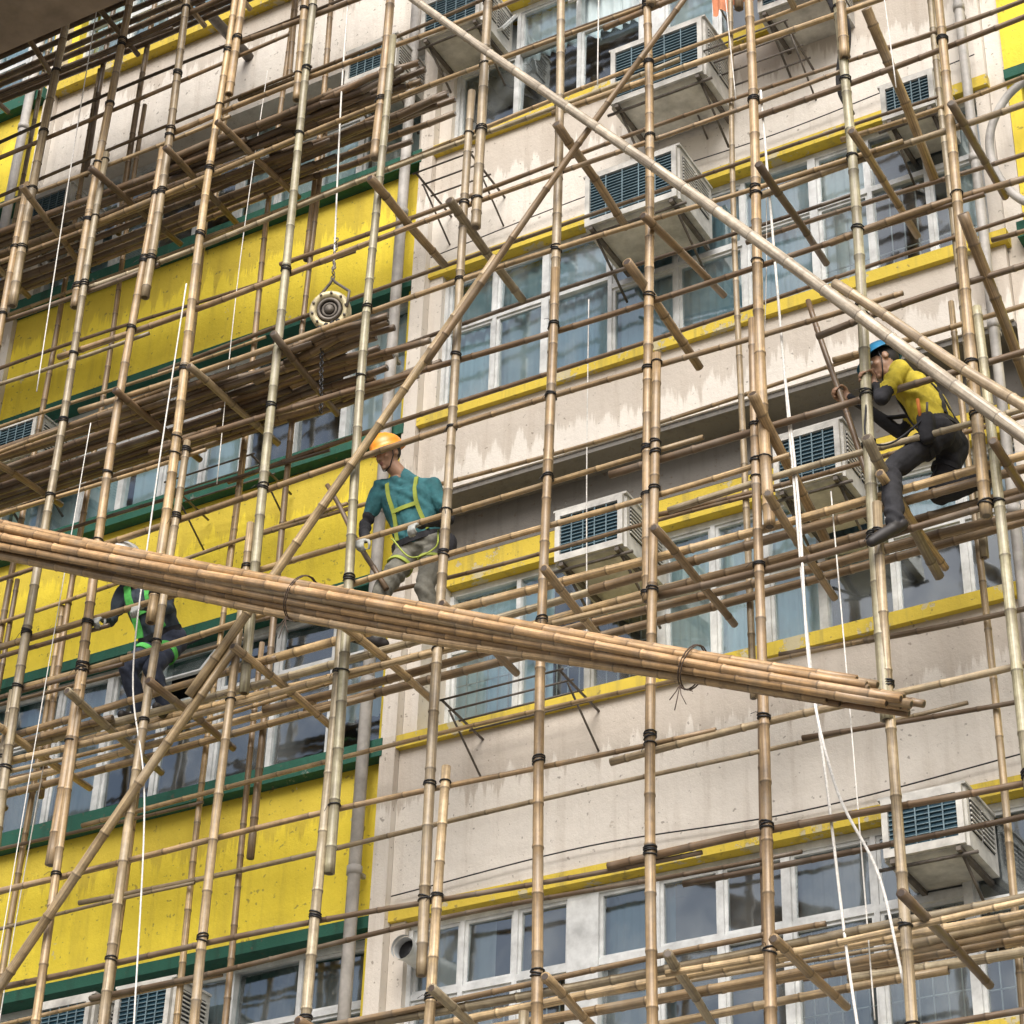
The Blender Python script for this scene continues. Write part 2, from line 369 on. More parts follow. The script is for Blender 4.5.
for k in range(-3,6):
    zs=Z0+DZ*k
    wt=zs+1.38;nxt=zs+DZ
    xa,xb=-8.03,-3.35
    over=(k==0)
    yw=.42 if over else .12
    bot=11.2 if over else wt+.10
    top=nxt-.10
    mw.box(xa,xb,0,.3,bot,top,0)
    mw.box(xa-.03,xb+.03,-.05,.5,top,nxt,2)
    if over:
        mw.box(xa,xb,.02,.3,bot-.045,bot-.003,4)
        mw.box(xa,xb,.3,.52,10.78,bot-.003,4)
        mw.box(xa,xb,.30,.52,wt,10.777,2)
    else:
        mw.box(xa-.01,xb+.01,-.015,.3,wt,bot-.003,2)
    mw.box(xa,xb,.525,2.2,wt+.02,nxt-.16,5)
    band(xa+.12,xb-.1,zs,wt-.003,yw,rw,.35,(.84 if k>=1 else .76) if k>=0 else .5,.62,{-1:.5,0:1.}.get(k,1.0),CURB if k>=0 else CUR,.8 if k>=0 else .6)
    mw.box(xa,xa+.117,.02,.5,zs+.003,wt-.003,0);mw.box(xb-.097,xb,.02,.5,zs+.003,wt-.003,0)
    for (xa,xb,kind) in((-12.55,-8.16,'L'),(-20,-12.7,'F'),(-3.22,4,'F')):
        sp=0 if(kind=='L' and k==2) else 1
        mw.box(xa,xb,.03,.3,wt+.09,nxt-.14,sp)
        mw.box(xa-.02,xb+.02,-.07,.45,nxt-.137,nxt,3 if sp else 2)
        mw.box(xa,xb,0,.35,wt,wt+.087,3 if not(kind=='L' and k==2) else 0)
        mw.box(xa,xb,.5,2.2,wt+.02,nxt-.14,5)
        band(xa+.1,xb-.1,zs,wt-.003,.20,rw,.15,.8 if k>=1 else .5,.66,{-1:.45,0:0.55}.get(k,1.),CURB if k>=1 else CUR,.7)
        mw.box(xa,xa+.097,.06,.45,zs+.003,wt-.003,sp);mw.box(xb-.097,xb,.06,.45,zs+.003,wt-.003,sp)
mw.box(-8.157,-8.033,-.06,.6,0,26,0)
mw.box(-12.697,-12.553,-.02,.6,0,26,0)
mw.box(-3.347,-3.223,.05,.6,0,26,0)
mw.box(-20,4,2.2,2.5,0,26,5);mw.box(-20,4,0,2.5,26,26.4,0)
mw.box(-20.3,-20.003,0,2.5,0,26,0);mw.box(4.003,4.3,0,2.5,0,26,0)
mw.box(-20,4,.0,.3,0,.86-.19,0)
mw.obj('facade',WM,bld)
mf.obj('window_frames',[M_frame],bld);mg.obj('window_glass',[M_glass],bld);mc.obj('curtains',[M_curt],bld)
# ------------------------------------------------------------------ pipes
def pipe(name,pts,r,mat=M_pipe,clips=True):
    mb=MB();mb.tube(pts,r,12)
    if clips:
        a,b=Vector(pts[0]),Vector(pts[-1]);n=int((b-a).length/1.4)
        for i in range(n):
            c=a.lerp(b,(i+.5)/n);mb.tube([c-Vector((0,0,.03)),c+Vector((0,0,.03))],r*1.22,12)
            mb.box(c.x-.015,c.x+.015,c.y,c.y+.12,c.z-.015,c.z+.015)
    return mb.obj(name,[mat])
pipe('drain_pipe',[(-8.26,-.12,.1),(-8.26,-.12,25)],.045)
pipe('drain_pipe',[(-3.45,-.14,.1),(-3.45,-.14,25)],.035)
pipe('drain_pipe',[(-12.8,-.12,.1),(-12.8,-.12,25)],.045)
def catm(P,n=8):
    P=[Vector(q) for q in P];P=[P[0]*2-P[1]]+P+[P[-1]*2-P[-2]];o=[]
    for i in range(1,len(P)-2):
        for j in range(n):
            t=j/n;a,b,c,d=P[i-1:i+3]
            o.append(.5*((2*b)+(c-a)*t+(2*a-5*b+4*c-d)*t*t+(3*b-a-3*c+d)*t**3))
    return o+[P[-2]]
pipe('flexible_hose',catm([(-2.9,-.2,13.1),(-3.15,-.25,12.9),(-3.3,-.25,12.6),(-3.28,-.22,12.25),(-3.1,-.2,11.95),(-2.8,-.2,11.85)]),.03,M_pipe,False)
mb=MB();mb.tube(catm([(-7.80,.1,7.50),(-7.80,-.08,7.50),(-7.80,-.16,7.50)],4),.075,16,0,cap=False)
mb.tube([(-7.80,-.15,7.50),(-7.80,-.18,7.50)],.085,16,0,cap=False);mb.tube([(-7.80,-.1,7.50),(-7.80,-.09,7.50)],.07,16,1)
mb.obj('exhaust_duct',[M_frame,M_black])
# ------------------------------------------------------------------ air conditioners
def ac(x,z,w=.6,h=.42,d=.5,yb=.1):
    mb=MB();x0,x1=x-w/2,x+w/2;z0,z1=z-h/2,z+h/2;y0=yb-d
    c=.018
    prof=[(x0+c,y0),(x1-c,y0),(x1,y0+c),(x1,yb),(x0,yb),(x0,y0+c)]
    mb.add([(a,b,zz) for zz in(z0,z1) for a,b in prof],[tuple(range(6))[::-1],tuple(range(6,12))]+[(i,(i+1)%6,(i+1)%6+6,i+6) for i in range(6)],0)
    mb.box(x0-.012,x1+.012,y0-.012,yb,z1+.002,z1+.018,0)
    fx0,fx1,fz0,fz1=x0+.05,x1-.05,z0+.055,z1-.05
    mb.box(fx0,fx1,y0-.006,y0-.002,fz0,fz1,1)
    for q in((x0+.012,x1-.012,fz1,z1-.004),(x0+.012,x1-.012,z0+.004,fz0),(x0+.012,fx0,fz0,fz1),(fx1,x1-.012,fz0,fz1)):
        mb.box(q[0],q[1],y0-.028,y0-.002,q[2],q[3],0)
    n=int((fz1-fz0)/.028)
    for i in range(1,n):
        zz=fz0+(fz1-fz0)*i/n;mb.box(fx0+.002,fx1-.002,y0-.018,y0-.008,zz-.0025,zz+.0025,2)
    for i in range(1,5):
        xx=fx0+(fx1-fx0)*i/5;mb.box(xx-.004,xx+.004,y0-.024,y0-.0185,fz0+.002,fz1-.002,2)
    for sx,s in((x1,1),(x0,-1)):
        for (ya,yc) in((y0+.06,y0+d*.45),(y0+d*.5,y0+d*.88)):
            a,b=sorted((sx+s*.001,sx+s*.004));mb.box(a,b,ya,yc,z0+h*.3,z1-.05,3)
            m=int((h*.7-.05)/.03)
            for i in range(m):
                zz=z0+h*.3+(h*.7-.05)*(i+.5)/m;a,b=sorted((sx+s*.005,sx+s*.013));mb.box(a,b,ya-.004,yc+.004,zz-.007,zz+.004,0)
    for xx in(x0+.06,x1-.06):
        mb.box(xx-.015,xx+.015,y0-.02,yb+.05,z0-.032,z0-.003,4)
        mb.tube([(xx,y0+.05,z0-.03),(xx,yb+.02,z0-.3)],.011,4,4)
    mb.tube([(x0-.04,y0+.03,z0-.04),(x1+.04,y0+.03,z0-.04)],.012,4,4)
    return mb.obj('air_conditioner',[M_acb,M_acd,M_acl,M_black,M_steel])
for a in((-5.92,12.98,.78,.50,.55,.0),(-5.70,14.15,.80,.58,.50,-.05),(-6.36,10.24,.55,.42,.62,.3),(-4.74,10.34,.5,.44,.6,.3),(-4.10,7.50,.52,.38,.5),(-3.82,13.12,.42,.34,.45),
         (-8.5,15.6,.5,.4,.5),(-7.7,15.8,.6,.45,.5),(-12.0,15.35,.55,.42,.5),(-11.9,12.72,.55,.42,.5),(-9.8,7.36,.5,.38,.4),(-10.5,7.36,.5,.38,.4),(-4.6,14.55,.6,.4,.45,.0),(-2.6,10.3,.55,.4,.5)):
    ac(*a)
# ------------------------------------------------------------------ ropes / cables
def rope(pts,r=.008,mat=M_rope,name='rope',n=10):
    mb=MB();q=catm(pts,n);mb.tube(q,r,6);return mb.obj(name,[mat])
rope([(-4.50,-1.4,12.6),(-4.44,-1.42,11.0),(-4.40,-1.4,9.6),(-4.33,-1.45,8.2),(-4.28,-1.4,7.3),(-4.2,-1.42,6.2),(-4.1,-1.4,5.2)],.009)
rope([(-4.42,-1.40,10.2),(-4.36,-1.42,9.2),(-4.30,-1.52,8.0),(-4.15,-1.6,7.2),(-3.98,-1.5,6.7),(-3.9,-1.45,6.1)],.009)
rope([(-9.2,-1.55,12.6),(-9.22,-1.56,10.5),(-9.2,-1.55,9.2),(-8.95,-1.56,8.2),(-8.8,-1.55,6.5)],.006)
rope([(-8.05,-1.4,16.5),(-8.02,-1.41,14.4),(-8.0,-1.32,12.45)],.007)
for x,z0,z1,yy in((-10.6,12,16.6,-1.6),(-9.9,7,11.5,-1.6),(-5.7,13,16,-1.6),(-3.5,12,15,-1.6),(-4.7,12.4,15,-1.6),(-8.95,10.9,15,-1.2),(-10.4,6.2,9.1,-1.0),(-6.35,9.2,12.2,-.4),(-4.5,9.9,12.4,-1.35),(-4.2,6,9.3,-1.3),(-11.8,13.5,17,-1.55)):
    x2=x+rw.uniform(-.12,.12)
    rope([(x,yy,z1),((x+x2)/2+rw.uniform(-.04,.04),yy-.02,(z0+z1)/2),(x2,yy,z0)],rw.uniform(.003,.005))
rope([(-4.0,-1.3,14.0),(-4.02,-1.3,13.4),(-3.93,-1.3,13.0),(-3.98,-1.3,12.5),(-3.9,-1.3,12.2)],.02,M_dark,'cable')
rope([(-3.95,-1.34,14.0),(-3.97,-1.3,13.4),(-3.88,-1.3,13.0),(-3.92,-1.3,12.6)],.014,M_dark,'cable')
rope([(-13,-.02,10.5),(-11,-.03,10.35),(-9.5,-.03,10.5),(-8.2,-.1,10.35)],.008,M_black,'cable')
rope([(-8,-.04,7.95),(-6.5,-.05,8.0),(-5,-.04,7.93),(-3.4,-.05,8.0)],.005,M_black,'cable')
rope([(-8,-.04,13.5),(-6.5,-.05,13.56),(-5,-.04,13.52),(-3.4,-.05,13.6)],.005,M_black,'cable')
def rack(x,z,w,d=.55):
    mb=MB()
    for xx in(x-w/2,x+w/2):
        mb.tube([(xx,.0,z),(xx,-d,z+.04)],.010,5);mb.tube([(xx,.0,z-.3),(xx,-d*.8,z)],.008,5)
    for i in range(4):
        y=-d*(i+1)/4;mb.tube([(x-w/2-.03,y,z+.04*(i+1)/4),(x+w/2+.03,y,z+.04*(i+1)/4)],.008,5)
    return mb.obj('laundry_rack',[M_steel])
rack(-5.1,14.05,.9);rack(-7.6,13.9,.5);rack(-6.9,9.0,.9);rack(-9.6,11.6,.8)
mb=MB();n=24;vs=[];
for i in range(n+1):
    for j in range(9):
        x=-5.25+.42*i/n;z=14.98-.50*j/8;vs.append((x,-.5+.02*sin(i*1.1)*(.4+j/8)+.01*sin(i*.5+j),z+.01*sin(i*.7)))
mb.add(vs,[(i*9+j,(i+1)*9+j,(i+1)*9+j+1,i*9+j+1) for i in range(n) for j in range(8)],0,smooth=True)
mb.tube([(-5.35,-.5,14.985),(-4.75,-.5,14.985)],.008,6,1);mb.tube([(-5.35,-.5,14.985),(-5.35,.05,14.9)],.008,6,1);mb.tube([(-4.75,-.5,14.985),(-4.75,.05,14.9)],.008,6,1)
mb.obj('towel',[M_orange,M_steel])
# ------------------------------------------------------------------ hoist pulley
def torus(mb,c,n,Rr,r,seg=28,mi=0):
    n=Vector(n).normalized();a=n.orthogonal().normalized();b=n.cross(a)
    mb.tube([Vector(c)+(a*cos(2*pi*k/seg)+b*sin(2*pi*k/seg))*Rr for k in range(seg+1)],r,8,mi,cap=False)
mb=MB();c=Vector((-8.0,-1.32,12.06));nn=Vector((.35,-.9,-.25)).normalized()
torus(mb,c,nn,.125,.03);torus(mb,c-nn*.05,nn,.125,.028);torus(mb,c+nn*.02,nn,.08,.014,20,1);torus(mb,c+nn*.01,nn,.05,.012,16,1)
mb.tube([c-nn*.07,c-nn*.0],.10,20,2);mb.tube([c-nn*.0,c+nn*.03],.035,12,1)
a=nn.orthogonal().normalized();b=nn.cross(a)
for k in range(10):
    q=c+(a*cos(k*pi/5)+b*sin(k*pi/5))*.127;mb.tube([q,q+nn*.038],.011,6,1)
for s in(-1,1):mb.tube([c+Vector((.15*s,0,-.02)),c+Vector((.16*s,0,.12)),c+Vector((.02*s,0,.26)),c+Vector((0,0,.30))],.011,6,1)
for k in range(9):
    q=c+Vector((0,0,.31+.045*k));torus(mb,q,(1,0,0) if k%2 else (0,1,0),.017,.005,8,1)
for k in range(20):
    q=c+Vector((-.04+.003*k,-.02,-.17-.04*k));torus(mb,q,(1,0,0) if k%2 else (0,1,0),.016,.005,8,2)
for s in(-.07,-.02,.03,.08):mb.tube(catm([c+Vector((s,0,-.12)),c+Vector((s*1.5,-.03,-.30)),c+Vector((s*.3,0,-.22))],4),.018,6,2)
mb.obj('hoist_pulley',[M_brass,M_steel,M_black])
mb=MB();mb.box(-14.5,-9.45,-2.7,-2.05,15.60,17.8,0);mb.box(-14.5,-9.41,-2.74,-2.01,15.54,15.597,0)
for x in(-14,-10.2):mb.tube([(x,-2.3,16.8),(x,.1,16.8)],.05,8,1)
mb.obj('signboard',[M_sign,M_steel])
# ------------------------------------------------------------------ ground
def sheet(name,x0,x1,y0,y1,z,mat):
    mb=MB();mb.add([(x0,y0,z),(x1,y0,z),(x1,y1,z),(x0,y1,z)],[(0,1,2,3)]);return mb.obj(name,[mat])
M_asph=simple('asphalt',(.05,.05,.052),.9,0,12,.4,.3);M_pave=simple('paving',(.30,.29,.27),.85,0,5,.3,.2);M_gr=simple('ground_soil',(.16,.15,.13),.95,0,.5,.3)
sheet('ground',-400,400,-400,400,-.16,M_gr);sheet('road',-200,200,-13,-5,-.12,M_asph)
mb=MB();mb.box(-200,200,-5,2.5,-.3,0,0);mb.obj('pavement',[M_pave])
mb=MB();mb.box(-200,200,-18,-13,-.3,0,0);mb.obj('pavement',[M_pave])
sheet('road_marking',-200,200,-9.06,-8.94,-.115,M_frame)
# ------------------------------------------------------------------ people
def sph(mb,c,rad,rot=None,nu=14,nv=9,mi=0):
    c=Vector(c);vs=[];
    if not hasattr(rad,'__len__'):rad=(rad,)*3
    for j in range(1,nv):
        for i in range(nu):
            th=pi*j/nv;ph=2*pi*i/nu;q=Vector((rad[0]*sin(th)*cos(ph),rad[1]*sin(th)*sin(ph),rad[2]*cos(th)))
            vs.append(c+(rot@q if rot else q))
    top=len(vs);q=Vector((0,0,rad[2]));vs.append(c+(rot@q if rot else q));vs.append(c-(rot@q if rot else q))
    fs=[(j*nu+i,(j+1)*nu+i,(j+1)*nu+(i+1)%nu,j*nu+(i+1)%nu) for j in range(nv-2) for i in range(nu)]
    fs+=[(i,(i+1)%nu,top) for i in range(nu)]+[((nv-2)*nu+(i+1)%nu,(nv-2)*nu+i,top+1) for i in range(nu)]
    mb.add(vs,fs,mi)
class Person:
    def __init__(s,name,mats):
        s.mb=MB();s.pr=[];s.name=name;s.mats=mats;s.root=empty(name)
    def cap(s,a,b,ra,rb,lab):
        a=Vector(a);b=Vector(b);sph(s.mb,a,ra);sph(s.mb,b,rb)
        s.mb.tube([a,b],[ra,rb],14);s.pr.append((a,b,ra,rb,lab))
    def ell(s,c,rad,rot,lab):
        sph(s.mb,c,rad,rot,18,12);m=min(rad);s.pr.append((Vector(c),Vector(c)+Vector((0,0,1e-4)),sum(rad)/3,sum(rad)/3,lab))
    def hand(s,G,d,n,a,lab='hand',curl=1.0,barr=.025):
        d=Vector(d).normalized();n=Vector(n);n=(n-d*n.dot(d)).normalized();a0=Vector(a);a=d.cross(n)
        if a.dot(a0)<0:a=-a
        wr=Vector(G)-d*.07-n*(barr+.016)
        L=[(.024,.084,.0092),(.008,.094,.0095),(-.009,.088,.009),(-.026,.070,.0082)]
        for off,ln,r in L:
            k=wr+d*.082+a*off*1.05
            if abs(off)>.02:k=k-d*.006
            s.cap(wr+a*off*.6+d*.012,k,.0155,.0125,lab)
            dd=d.copy();nn=n.copy();q=k
            for ph,(fr,an) in enumerate(((.45,42),(.32,60),(.23,48))):
                an=radians(an*curl);dd,nn=(dd*cos(an)+nn*sin(an)),(nn*cos(an)-dd*sin(an))
                q2=q+dd*ln*fr;s.cap(q,q2,r*(1-.06*ph),r*(.93-.06*ph),lab);q=q2
        q=wr+a*.022+d*.025;dirs=[(d*.55+a*.75+n*.25),(d*.6+a*.15+n*.8),(d*.2-a*.35+n*.9)]
        for i,(dd,ln) in enumerate(zip(dirs,(.036,.032,.026))):
            q2=q+dd.normalized()*ln;s.cap(q,q2,.0125-.001*i,.0115-.001*i,lab);q=q2
        return wr
    def head(s,c,fd,up,lab='skin'):
        c=Vector(c);fd=Vector(fd).normalized();up=Vector(up);up=(up-fd*up.dot(fd)).normalized();rt=fd.cross(up)
        Rm=Matrix((rt,fd,up)).transposed();s.hR=Rm;s.hc=c
        P=lambda x,y,z:c+rt*x+fd*y+up*z
        s.ell(P(0,-.012,.03),(.076,.094,.088),Rm,'hair')
        s.ell(P(0,.02,-.01),(.066,.074,.088),Rm,lab)
        s.ell(P(0,.045,-.062),(.044,.042,.045),Rm,lab)
        s.ell(P(0,.082,-.088),(.02,.016,.016),Rm,lab)
        s.cap(P(0,.088,.018),P(0,.108,-.022),.009,.0135,lab)
        for q in(-1,1):
            s.ell(P(.013*q,.098,-.026),(.010,.010,.008),Rm,lab)
            s.ell(P(.032*q,.076,.034),(.022,.011,.008),Rm,'hair')
            s.ell(P(.040*q,.062,-.018),(.022,.02,.02),Rm,lab)
            s.ell(P(.077*q,-.005,-.005),(.009,.020,.032),Rm,lab)
        s.ell(P(0,.090,-.052),(.024,.009,.006),Rm,'lip');s.ell(P(0,.088,-.062),(.020,.009,.007),Rm,'lip')
        eb=MB()
        for q in(-1,1):
            e=P(.031*q,.078,.014);sph(eb,e,(.0125,.0125,.0125),None,10,7)
            n0=len(eb.f);sph(eb,e+fd*.0085-up*.002,(.0062,.0062,.0062),None,8,6)
            for i in range(n0,len(eb.f)):eb.m[i]=1
        eb.sm=[True]*len(eb.f);eb.obj('eyes',[EYEW,EYED],s.root)
    def finish(s,classify,vox=.0075):
        o=s.mb.obj(s.name+'_src',[]);md=o.modifiers.new('r','REMESH');md.mode='VOXEL';md.voxel_size=vox
        sm=o.modifiers.new('s','SMOOTH');sm.factor=.45;sm.iterations=2
        dg=bpy.context.evaluated_depsgraph_get();me=bpy.data.meshes.new_from_object(o.evaluated_get(dg))
        bpy.data.objects.remove(o)
        nv=len(me.vertices);co=np.empty(nv*3);me.vertices.foreach_get('co',co);co=co.reshape(-1,3)
        no=np.empty(nv*3);me.vertices.foreach_get('normal',no);no=no.reshape(-1,3)
        best=np.full(nv,1e9);lab=np.zeros(nv,int);names=sorted(set(q[4] for q in s.pr))
        for a,b,ra,rb,lb in s.pr:
            a=np.array(a);b=np.array(b);ab=b-a;t=np.clip(((co-a)@ab)/max(ab@ab,1e-9),0,1)
            dd=np.linalg.norm(co-(a+t[:,None]*ab),axis=1)-(ra+(rb-ra)*t)
            u=dd<best;best[u]=dd[u];lab[u]=names.index(lb)
        mi=np.array([classify.get(nm,0) for nm in names])[lab]
        lbn=np.array(names,dtype=object)[lab]
        cl=(lbn=='shirt')|(lbn=='pants')|(lbn=='sleeve')
        ph=co@np.array([31.,23.,47.]);ph2=co@np.array([-37.,41.,29.])
        dsp=.0045*np.sin(ph+2*np.sin(co[:,2]*19+co[:,0]*13))+.003*np.sin(ph2*1.3+1.5*np.sin(co[:,0]*27))
        co[cl]+=no[cl]*dsp[cl][:,None]
        me.vertices.foreach_set('co',co.ravel())
        for m in s.mats:me.materials.append(m)
        for pl in me.polygons:
            v=[mi[i] for i in pl.vertices];pl.material_index=int(max(set(v),key=v.count));pl.use_smooth=True
        me.update()
        s.bvh=BVHTree.FromPolygons([v.co.copy() for v in me.vertices],[tuple(q.vertices) for q in me.polygons])
        b=bpy.data.objects.new('body',me);COLL.objects.link(b);b.parent=s.root
    def helmet(s,mat,rc=(.105,.128,.105)):
        Rm=s.hR;c=s.hc;mb=MB();nu=28;vs=[]
        W=lambda x,y,z:c+Rm@Vector((x,y,z))
        N=9
        for j in range(N):
            th=radians(4+86*j/(N-1))
            for i in range(nu):
                ph=2*pi*i/nu
                x=rc[0]*sin(th)*cos(ph);y=rc[1]*sin(th)*sin(ph);z=rc[2]*cos(th)
                if abs(x)<.022:z+=.008
                vs.append(W(x,y-.005,z+.055))
        for (sc,dz,fr) in((1.04,-.004,.0),(1.10,-.012,.035),(1.11,-.018,.04),(1.0,-.008,.0)):
            for i in range(nu):
                ph=2*pi*i/nu;fw=max(0,sin(ph))**2*fr
                vs.append(W(rc[0]*sc*cos(ph),rc[1]*sc*sin(ph)-.005+fw,.055+dz-fw*.25))
        rowsN=N+4
        fs=[(j*nu+i,(j+1)*nu+i,(j+1)*nu+(i+1)%nu,j*nu+(i+1)%nu) for j in range(rowsN-1) for i in range(nu)]+[tuple(range(nu))]
        mb.add(vs,fs,0,smooth=True)
        for q in(-1,1):
            mb.tube([W(.088*q,.02,.05),W(.078*q,.03,-.03),W(.04*q,.06,-.095),W(0,.075,-.112)],.004,5,1)
        mb.obj('helmet',[mat,M_black],s.root)
    def boot(s,an,toe,mat_lab='boot'):
        an=Vector(an);t=Vector(toe).normalized()
        s.cap(an,an-Vector((0,0,.03)),.05,.045,mat_lab)
        s.cap(an-t*.045-Vector((0,0,.045)),an+t*.08-Vector((0,0,.05)),.038,.038,mat_lab)
        s.cap(an+t*.08-Vector((0,0,.05)),an+t*.17-Vector((0,0,.055)),.04,.031,mat_lab)
    def ribbon(s,mb,P,dirs,w,mi):
        hits=[]
        for q,d in zip(P,dirs):
            h=s.bvh.ray_cast(q,d)
            if h[0] is not None:hits.append((h[0],-d))
        if len(hits)<3:return
        pts=[h[0] for h in hits]
        for _ in range(3):pts=[pts[0]]+[(pts[i-1]+pts[i]*2+pts[i+1])/4 for i in range(1,len(pts)-1)]+[pts[-1]]
        vs=[]
        for i,q in enumerate(pts):
            n=hits[i][1].normalized();t=(pts[min(i+1,len(pts)-1)]-pts[max(i-1,0)]).normalized();sd_=t.cross(n).normalized();n=sd_.cross(t).normalized()
            for (a,b) in((-w,.002),(-w,.012),(w,.012),(w,.002)):vs.append(q+sd_*a+n*b)
        k=len(pts)
        mb.add(vs,[(4*i+j,4*i+4+j,4*i+4+(j+1)%4,4*i+(j+1)%4) for i in range(k-1) for j in range(4)],mi)
    def harness(s,j,m1,m2,w=.014):
        mb=MB();sl,sr,hl,hr=[Vector(j[k]) for k in('sl','sr','hl','hr')]
        o=(hl+hr)/2;up=(sl+sr)/2-o;H=up.length;up.normalize();la=sl-sr;W=la.length/2;la=(la-up*la.dot(up)).normalized();fw=la.cross(up)
        def st(side,pl,n=18,mi=0):
            P=[];Dn=[]
            for i in range(n):
                t=i/(n-1)*(len(pl)-1);k=min(int(t),len(pl)-2);u=t-k
                x=pl[k][0]*(1-u)+pl[k+1][0]*u;z=pl[k][1]*(1-u)+pl[k+1][1]*u
                P.append(o+la*x+up*z+fw*.28*side);Dn.append(-fw*side)
            s.ribbon(mb,P,Dn,w,mi)
        for q in(-1,1):
            st(1,[(q*W*.55,H+.045),(q*W*.45,H*.6),(q*W*.62,.10)]);st(-1,[(q*W*.55,H+.045),(-q*W*.3,H*.45),(-q*W*.55,.10)])
        st(1,[(-W*.5,H*.62),(W*.5,H*.62)],8)
        P=[];Dn=[]
        for i in range(33):
            a=2*pi*i/32;d=la*cos(a)+fw*sin(a);P.append(o+up*.07+d*.24);Dn.append(-d)
        s.ribbon(mb,P,Dn,.022,1)
        for h,k in(('hl','kl'),('hr','kr')):
            h=Vector(j[h]);k=Vector(j[k]);ax=(k-h).normalized();e=ax.orthogonal().normalized();g=ax.cross(e);c=h+ax*.14
            P=[];Dn=[]
            for i in range(33):
                a=2*pi*i/32;d=e*cos(a)+g*sin(a);P.append(c+d*.115);Dn.append(-d)
            s.ribbon(mb,P,Dn,w*.9,0)
        mb.obj('safety_harness',[m1,m2],s.root)
EYEW=simple('eye_white',(.7,.68,.65),.3);EYED=simple('eye_iris',(.03,.02,.015),.2)
M_skin=simple('skin',(.33,.19,.12),.5,0,14,.2);M_hair=simple('hair',(.015,.013,.012),.7);M_lip=simple('lips',(.28,.12,.09),.5)
def cloth(name,col):
    m=simple(name,col,.85,0,14,.35,0);n=m.node_tree.nodes;l=m.node_tree.links
    bump(n,l,n['Principled BSDF'],noise(n,l,(1,1,.7),9,3,.5),.9,.03);return m
M_teal=cloth('teal_shirt',(.03,.14,.16));M_pants=cloth('grey_trousers',(.15,.145,.12));M_blk=cloth('black_fabric',(.014,.014,.018))
M_glove=cloth('work_glove',(.35,.36,.34));M_boot=simple('boot_leather',(.022,.019,.018),.6);M_lime=simple('harness_webbing',(.30,.36,.05),.7);M_org=simple('orange_webbing',(.6,.18,.03),.7)
M_yels=cloth('yellow_shirt',(.50,.40,.03));M_jean=cloth('dark_jeans',(.03,.04,.07));M_hg=cloth('green_webbing',(.10,.50,.10));M_navy=cloth('navy_shirt',(.04,.055,.075))
H_or=simple('orange_helmet',(.85,.30,.03),.35,0,10,.25);H_bl=simple('blue_helmet',(.03,.22,.42),.35,0,10,.25);H_wh=simple('white_helmet',(.7,.7,.68),.35,0,10,.2)
PM=[M_skin,M_hair,M_lip,M_teal,M_pants,M_blk,M_glove,M_boot,M_lime,M_org,M_yels,M_jean,M_hg,M_navy]
def body(P,j,vest=False):
    V=Vector;sl,sr,hl,hr=V(j['sl']),V(j['sr']),V(j['hl']),V(j['hr']);sc=(sl+sr)/2;hc=(hl+hr)/2
    nk=V(j['neck'])
    sp=(sc-hc).normalized();lat=(sl-sr).normalized()
    T='vest' if vest else 'shirt'
    for a,b in((sl,hl),(sr,hr)):
        P.cap(sc+(a-sc)*.50-sp*.09,hc+(b-hc)*.72+sp*.10,.108,.098,T)
    P.cap(sc-sp*.10,hc+sp*.08,.115,.11,T)
    P.cap(sl+(sc-sl)*.12,sr+(sc-sr)*.12,.058,.058,'shirt')
    P.cap(sl+(sc-sl)*.5,nk,.06,.055,'shirt');P.cap(sr+(sc-sr)*.5,nk,.06,.055,'shirt')
    P.cap(hl+sp*.03,hr+sp*.03,.105,.105,'pants')
    P.cap(nk-sp*.02,V(j['head'])-Vector((0,0,.05)),.056,.054,'skin')
    for s_ in('l','r'):
        sh,el,wr=V(j['s'+s_]),V(j['e'+s_]),j['w'+s_]
        mid=sh.lerp(el,.62)
        P.cap(sh,mid,.062,.053,'shirt');P.cap(mid,el,.045,.040,'sleeve')
        P.cap(el,el.lerp(wr,.35),.041,.040,'sleeve');P.cap(el.lerp(wr,.35),wr,.039,.027,'sleeve')
        h,k,an=V(j['h'+s_]),V(j['k'+s_]),V(j['a'+s_])
        P.cap(h,k,.092,.064,'pants');P.cap(k,k.lerp(an,.35),.062,.064,'pants');P.cap(k.lerp(an,.35),an,.062,.052,'pants')
        P.boot(an,j['t'+s_])
P=Person('construction_worker',PM)
ja=dict(sr=(-7.50,-1.22,10.40),sl=(-7.12,-1.17,10.33),neck=(-7.34,-1.21,10.46),head=(-7.41,-1.29,10.60),hr=(-7.35,-1.06,9.92),hl=(-7.15,-1.04,9.90),
 er=(-7.60,-1.24,10.11),el=(-7.00,-1.12,10.06),kr=(-7.44,-1.22,9.54),kl=(-7.14,-1.16,9.52),ar=(-7.47,-1.18,9.235),al=(-7.08,-1.05,9.235),tr=(-.6,-.8,0),tl=(.1,-1,0))
ja['wr']=P.hand((-7.47,-1.436,9.785),(0.05,-.75,-.66),(0,.0,-1),(1,0,0),curl=1)
ja['wl']=P.hand((-7.06,-1.436,9.785),(-.15,-.80,-.55),(0,.0,-1),(-1,0,0),curl=1)
body(P,ja);P.head(ja['head'],(-.35,-.80,-.48),(-.12,-.35,.9))
P.finish(dict(skin=0,hair=1,lip=2,shirt=3,sleeve=5,pants=4,hand=6,boot=7))
P.harness(ja,M_lime,M_blk)
P.helmet(H_or)
mb=MB();mb.tube(catm([(-7.05,-1.17,9.95),(-6.98,-1.3,9.72),(-7.1,-1.4,9.62),(-7.25,-1.42,9.80)],8),.006,6,0);sph(mb,(-7.0,-1.09,9.87),(.045,.05,.08),None,14,9,1);mb.obj('lanyard',[M_lime,M_blk],P.root)
P=Person('construction_worker',PM)
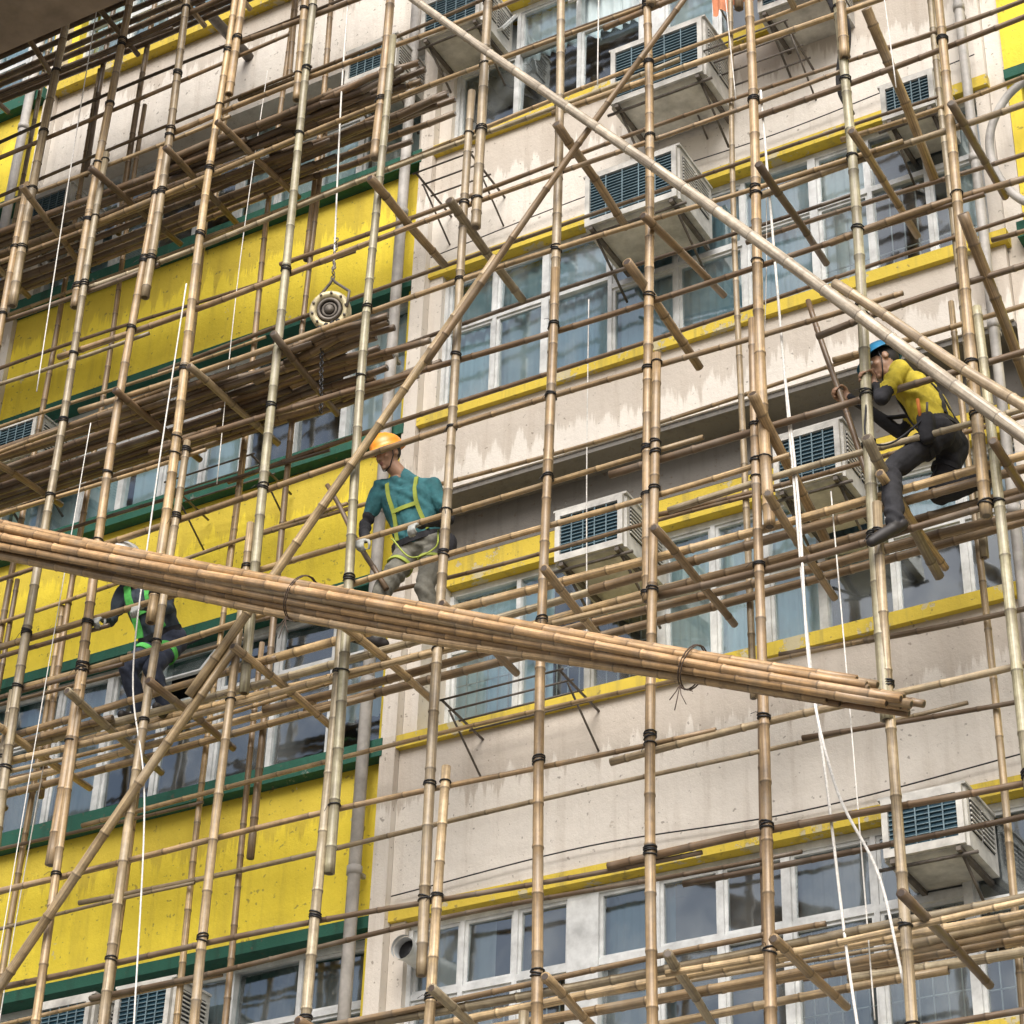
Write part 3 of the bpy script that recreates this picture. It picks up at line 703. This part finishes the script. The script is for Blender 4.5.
jb=dict(sl=(-3.68,-1.40,9.95),sr=(-3.64,-1.02,9.96),neck=(-3.72,-1.22,10.02),head=(-3.82,-1.26,10.15),hl=(-3.51,-1.28,9.50),hr=(-3.50,-1.09,9.50),
 el=(-3.76,-1.52,9.69),er=(-3.84,-1.0,9.80),kl=(-3.78,-1.42,9.24),al=(-3.73,-1.54,8.81),kr=(-3.60,-1.12,9.2),ar=(-3.32,-1.10,9.235),tl=(-.65,-.4,-.5),tr=(.4,-.8,-.1))
jb['wl']=P.hand((-3.865,-1.5,9.90),(-.75,-.2,.6),(0,-1,0),(0,0,1),curl=1,barr=.036)
jb['wr']=P.hand((-4.13,-1.25,10.03),(-.85,-.3,.35),(-.2,-.6,0),(0,0,1),curl=1,barr=.02)
body(P,jb);P.head(jb['head'],(-.85,-.35,-.42),(-.4,0,.9))
P.finish(dict(skin=0,hair=1,lip=2,shirt=10,sleeve=5,pants=5,hand=0,boot=7))
P.harness(jb,M_blk,M_blk,.018)
P.helmet(H_bl)
mb=MB()
# tapered soft pouch with flap
pv=[]
for (z,wx,wy) in((9.37,.028,.022),(9.39,.042,.034),(9.47,.05,.042),(9.54,.052,.044),(9.56,.046,.038)):
    for i in range(12):
        a=2*pi*i/12;cx=abs(cos(a))**.55*(1 if cos(a)>0 else -1);sy=abs(sin(a))**.55*(1 if sin(a)>0 else -1)
        pv.append((-3.54+cx*wx,-1.415+sy*wy,z))
mb.add(pv,[(r*12+i,r*12+(i+1)%12,(r+1)*12+(i+1)%12,(r+1)*12+i) for r in range(4) for i in range(12)]+[tuple(range(12))[::-1],tuple(range(48,60))],0,smooth=True)
mb.tube([(-3.56,-1.45,9.54),(-3.565,-1.46,9.66)],.011,8,1);mb.tube([(-3.52,-1.45,9.54),(-3.51,-1.455,9.62)],.008,8,2)
mb.tube(catm([(-3.53,-1.42,9.55),(-3.7,-1.6,9.3),(-3.85,-1.58,9.4),(-3.87,-1.5,9.7)],8),.006,6,0);mb.obj('tool_pouch',[M_blk,M_org,M_steel],P.root)
P=Person('construction_worker',PM)
dx=.1
sh=lambda t:(t[0]+dx,t[1],t[2])
jc=dict(sr=(-9.80,-1.19,10.21),sl=(-9.46,-1.18,10.18),neck=(-9.66,-1.23,10.23),head=(-9.70,-1.33,10.33),hr=(-9.66,-.96,9.82),hl=(-9.48,-.96,9.80),
 er=(-9.88,-1.20,9.97),el=(-9.38,-1.18,9.94),kr=(-9.68,-1.18,9.52),kl=(-9.48,-1.16,9.50),ar=(-9.66,-1.0,9.235),al=(-9.44,-.98,9.235))
jc={k:sh(v) for k,v in jc.items()};jc['tr']=(-.2,-1,0);jc['tl']=(.2,-1,0)
jc['wr']=P.hand((-9.68,-1.436,9.785),(0,-.85,-.5),(0,0,-1),(1,0,0));jc['wl']=P.hand((-9.34,-1.436,9.785),(0,-.85,-.5),(0,0,-1),(-1,0,0))
body(P,jc);P.head(jc['head'],(-.1,-.85,-.5),(0,-.5,.85))
P.finish(dict(skin=0,hair=1,lip=2,shirt=13,vest=12,sleeve=13,pants=11,hand=6,boot=7))
P.harness(jc,M_hg,M_blk,.030)
P.helmet(H_wh)
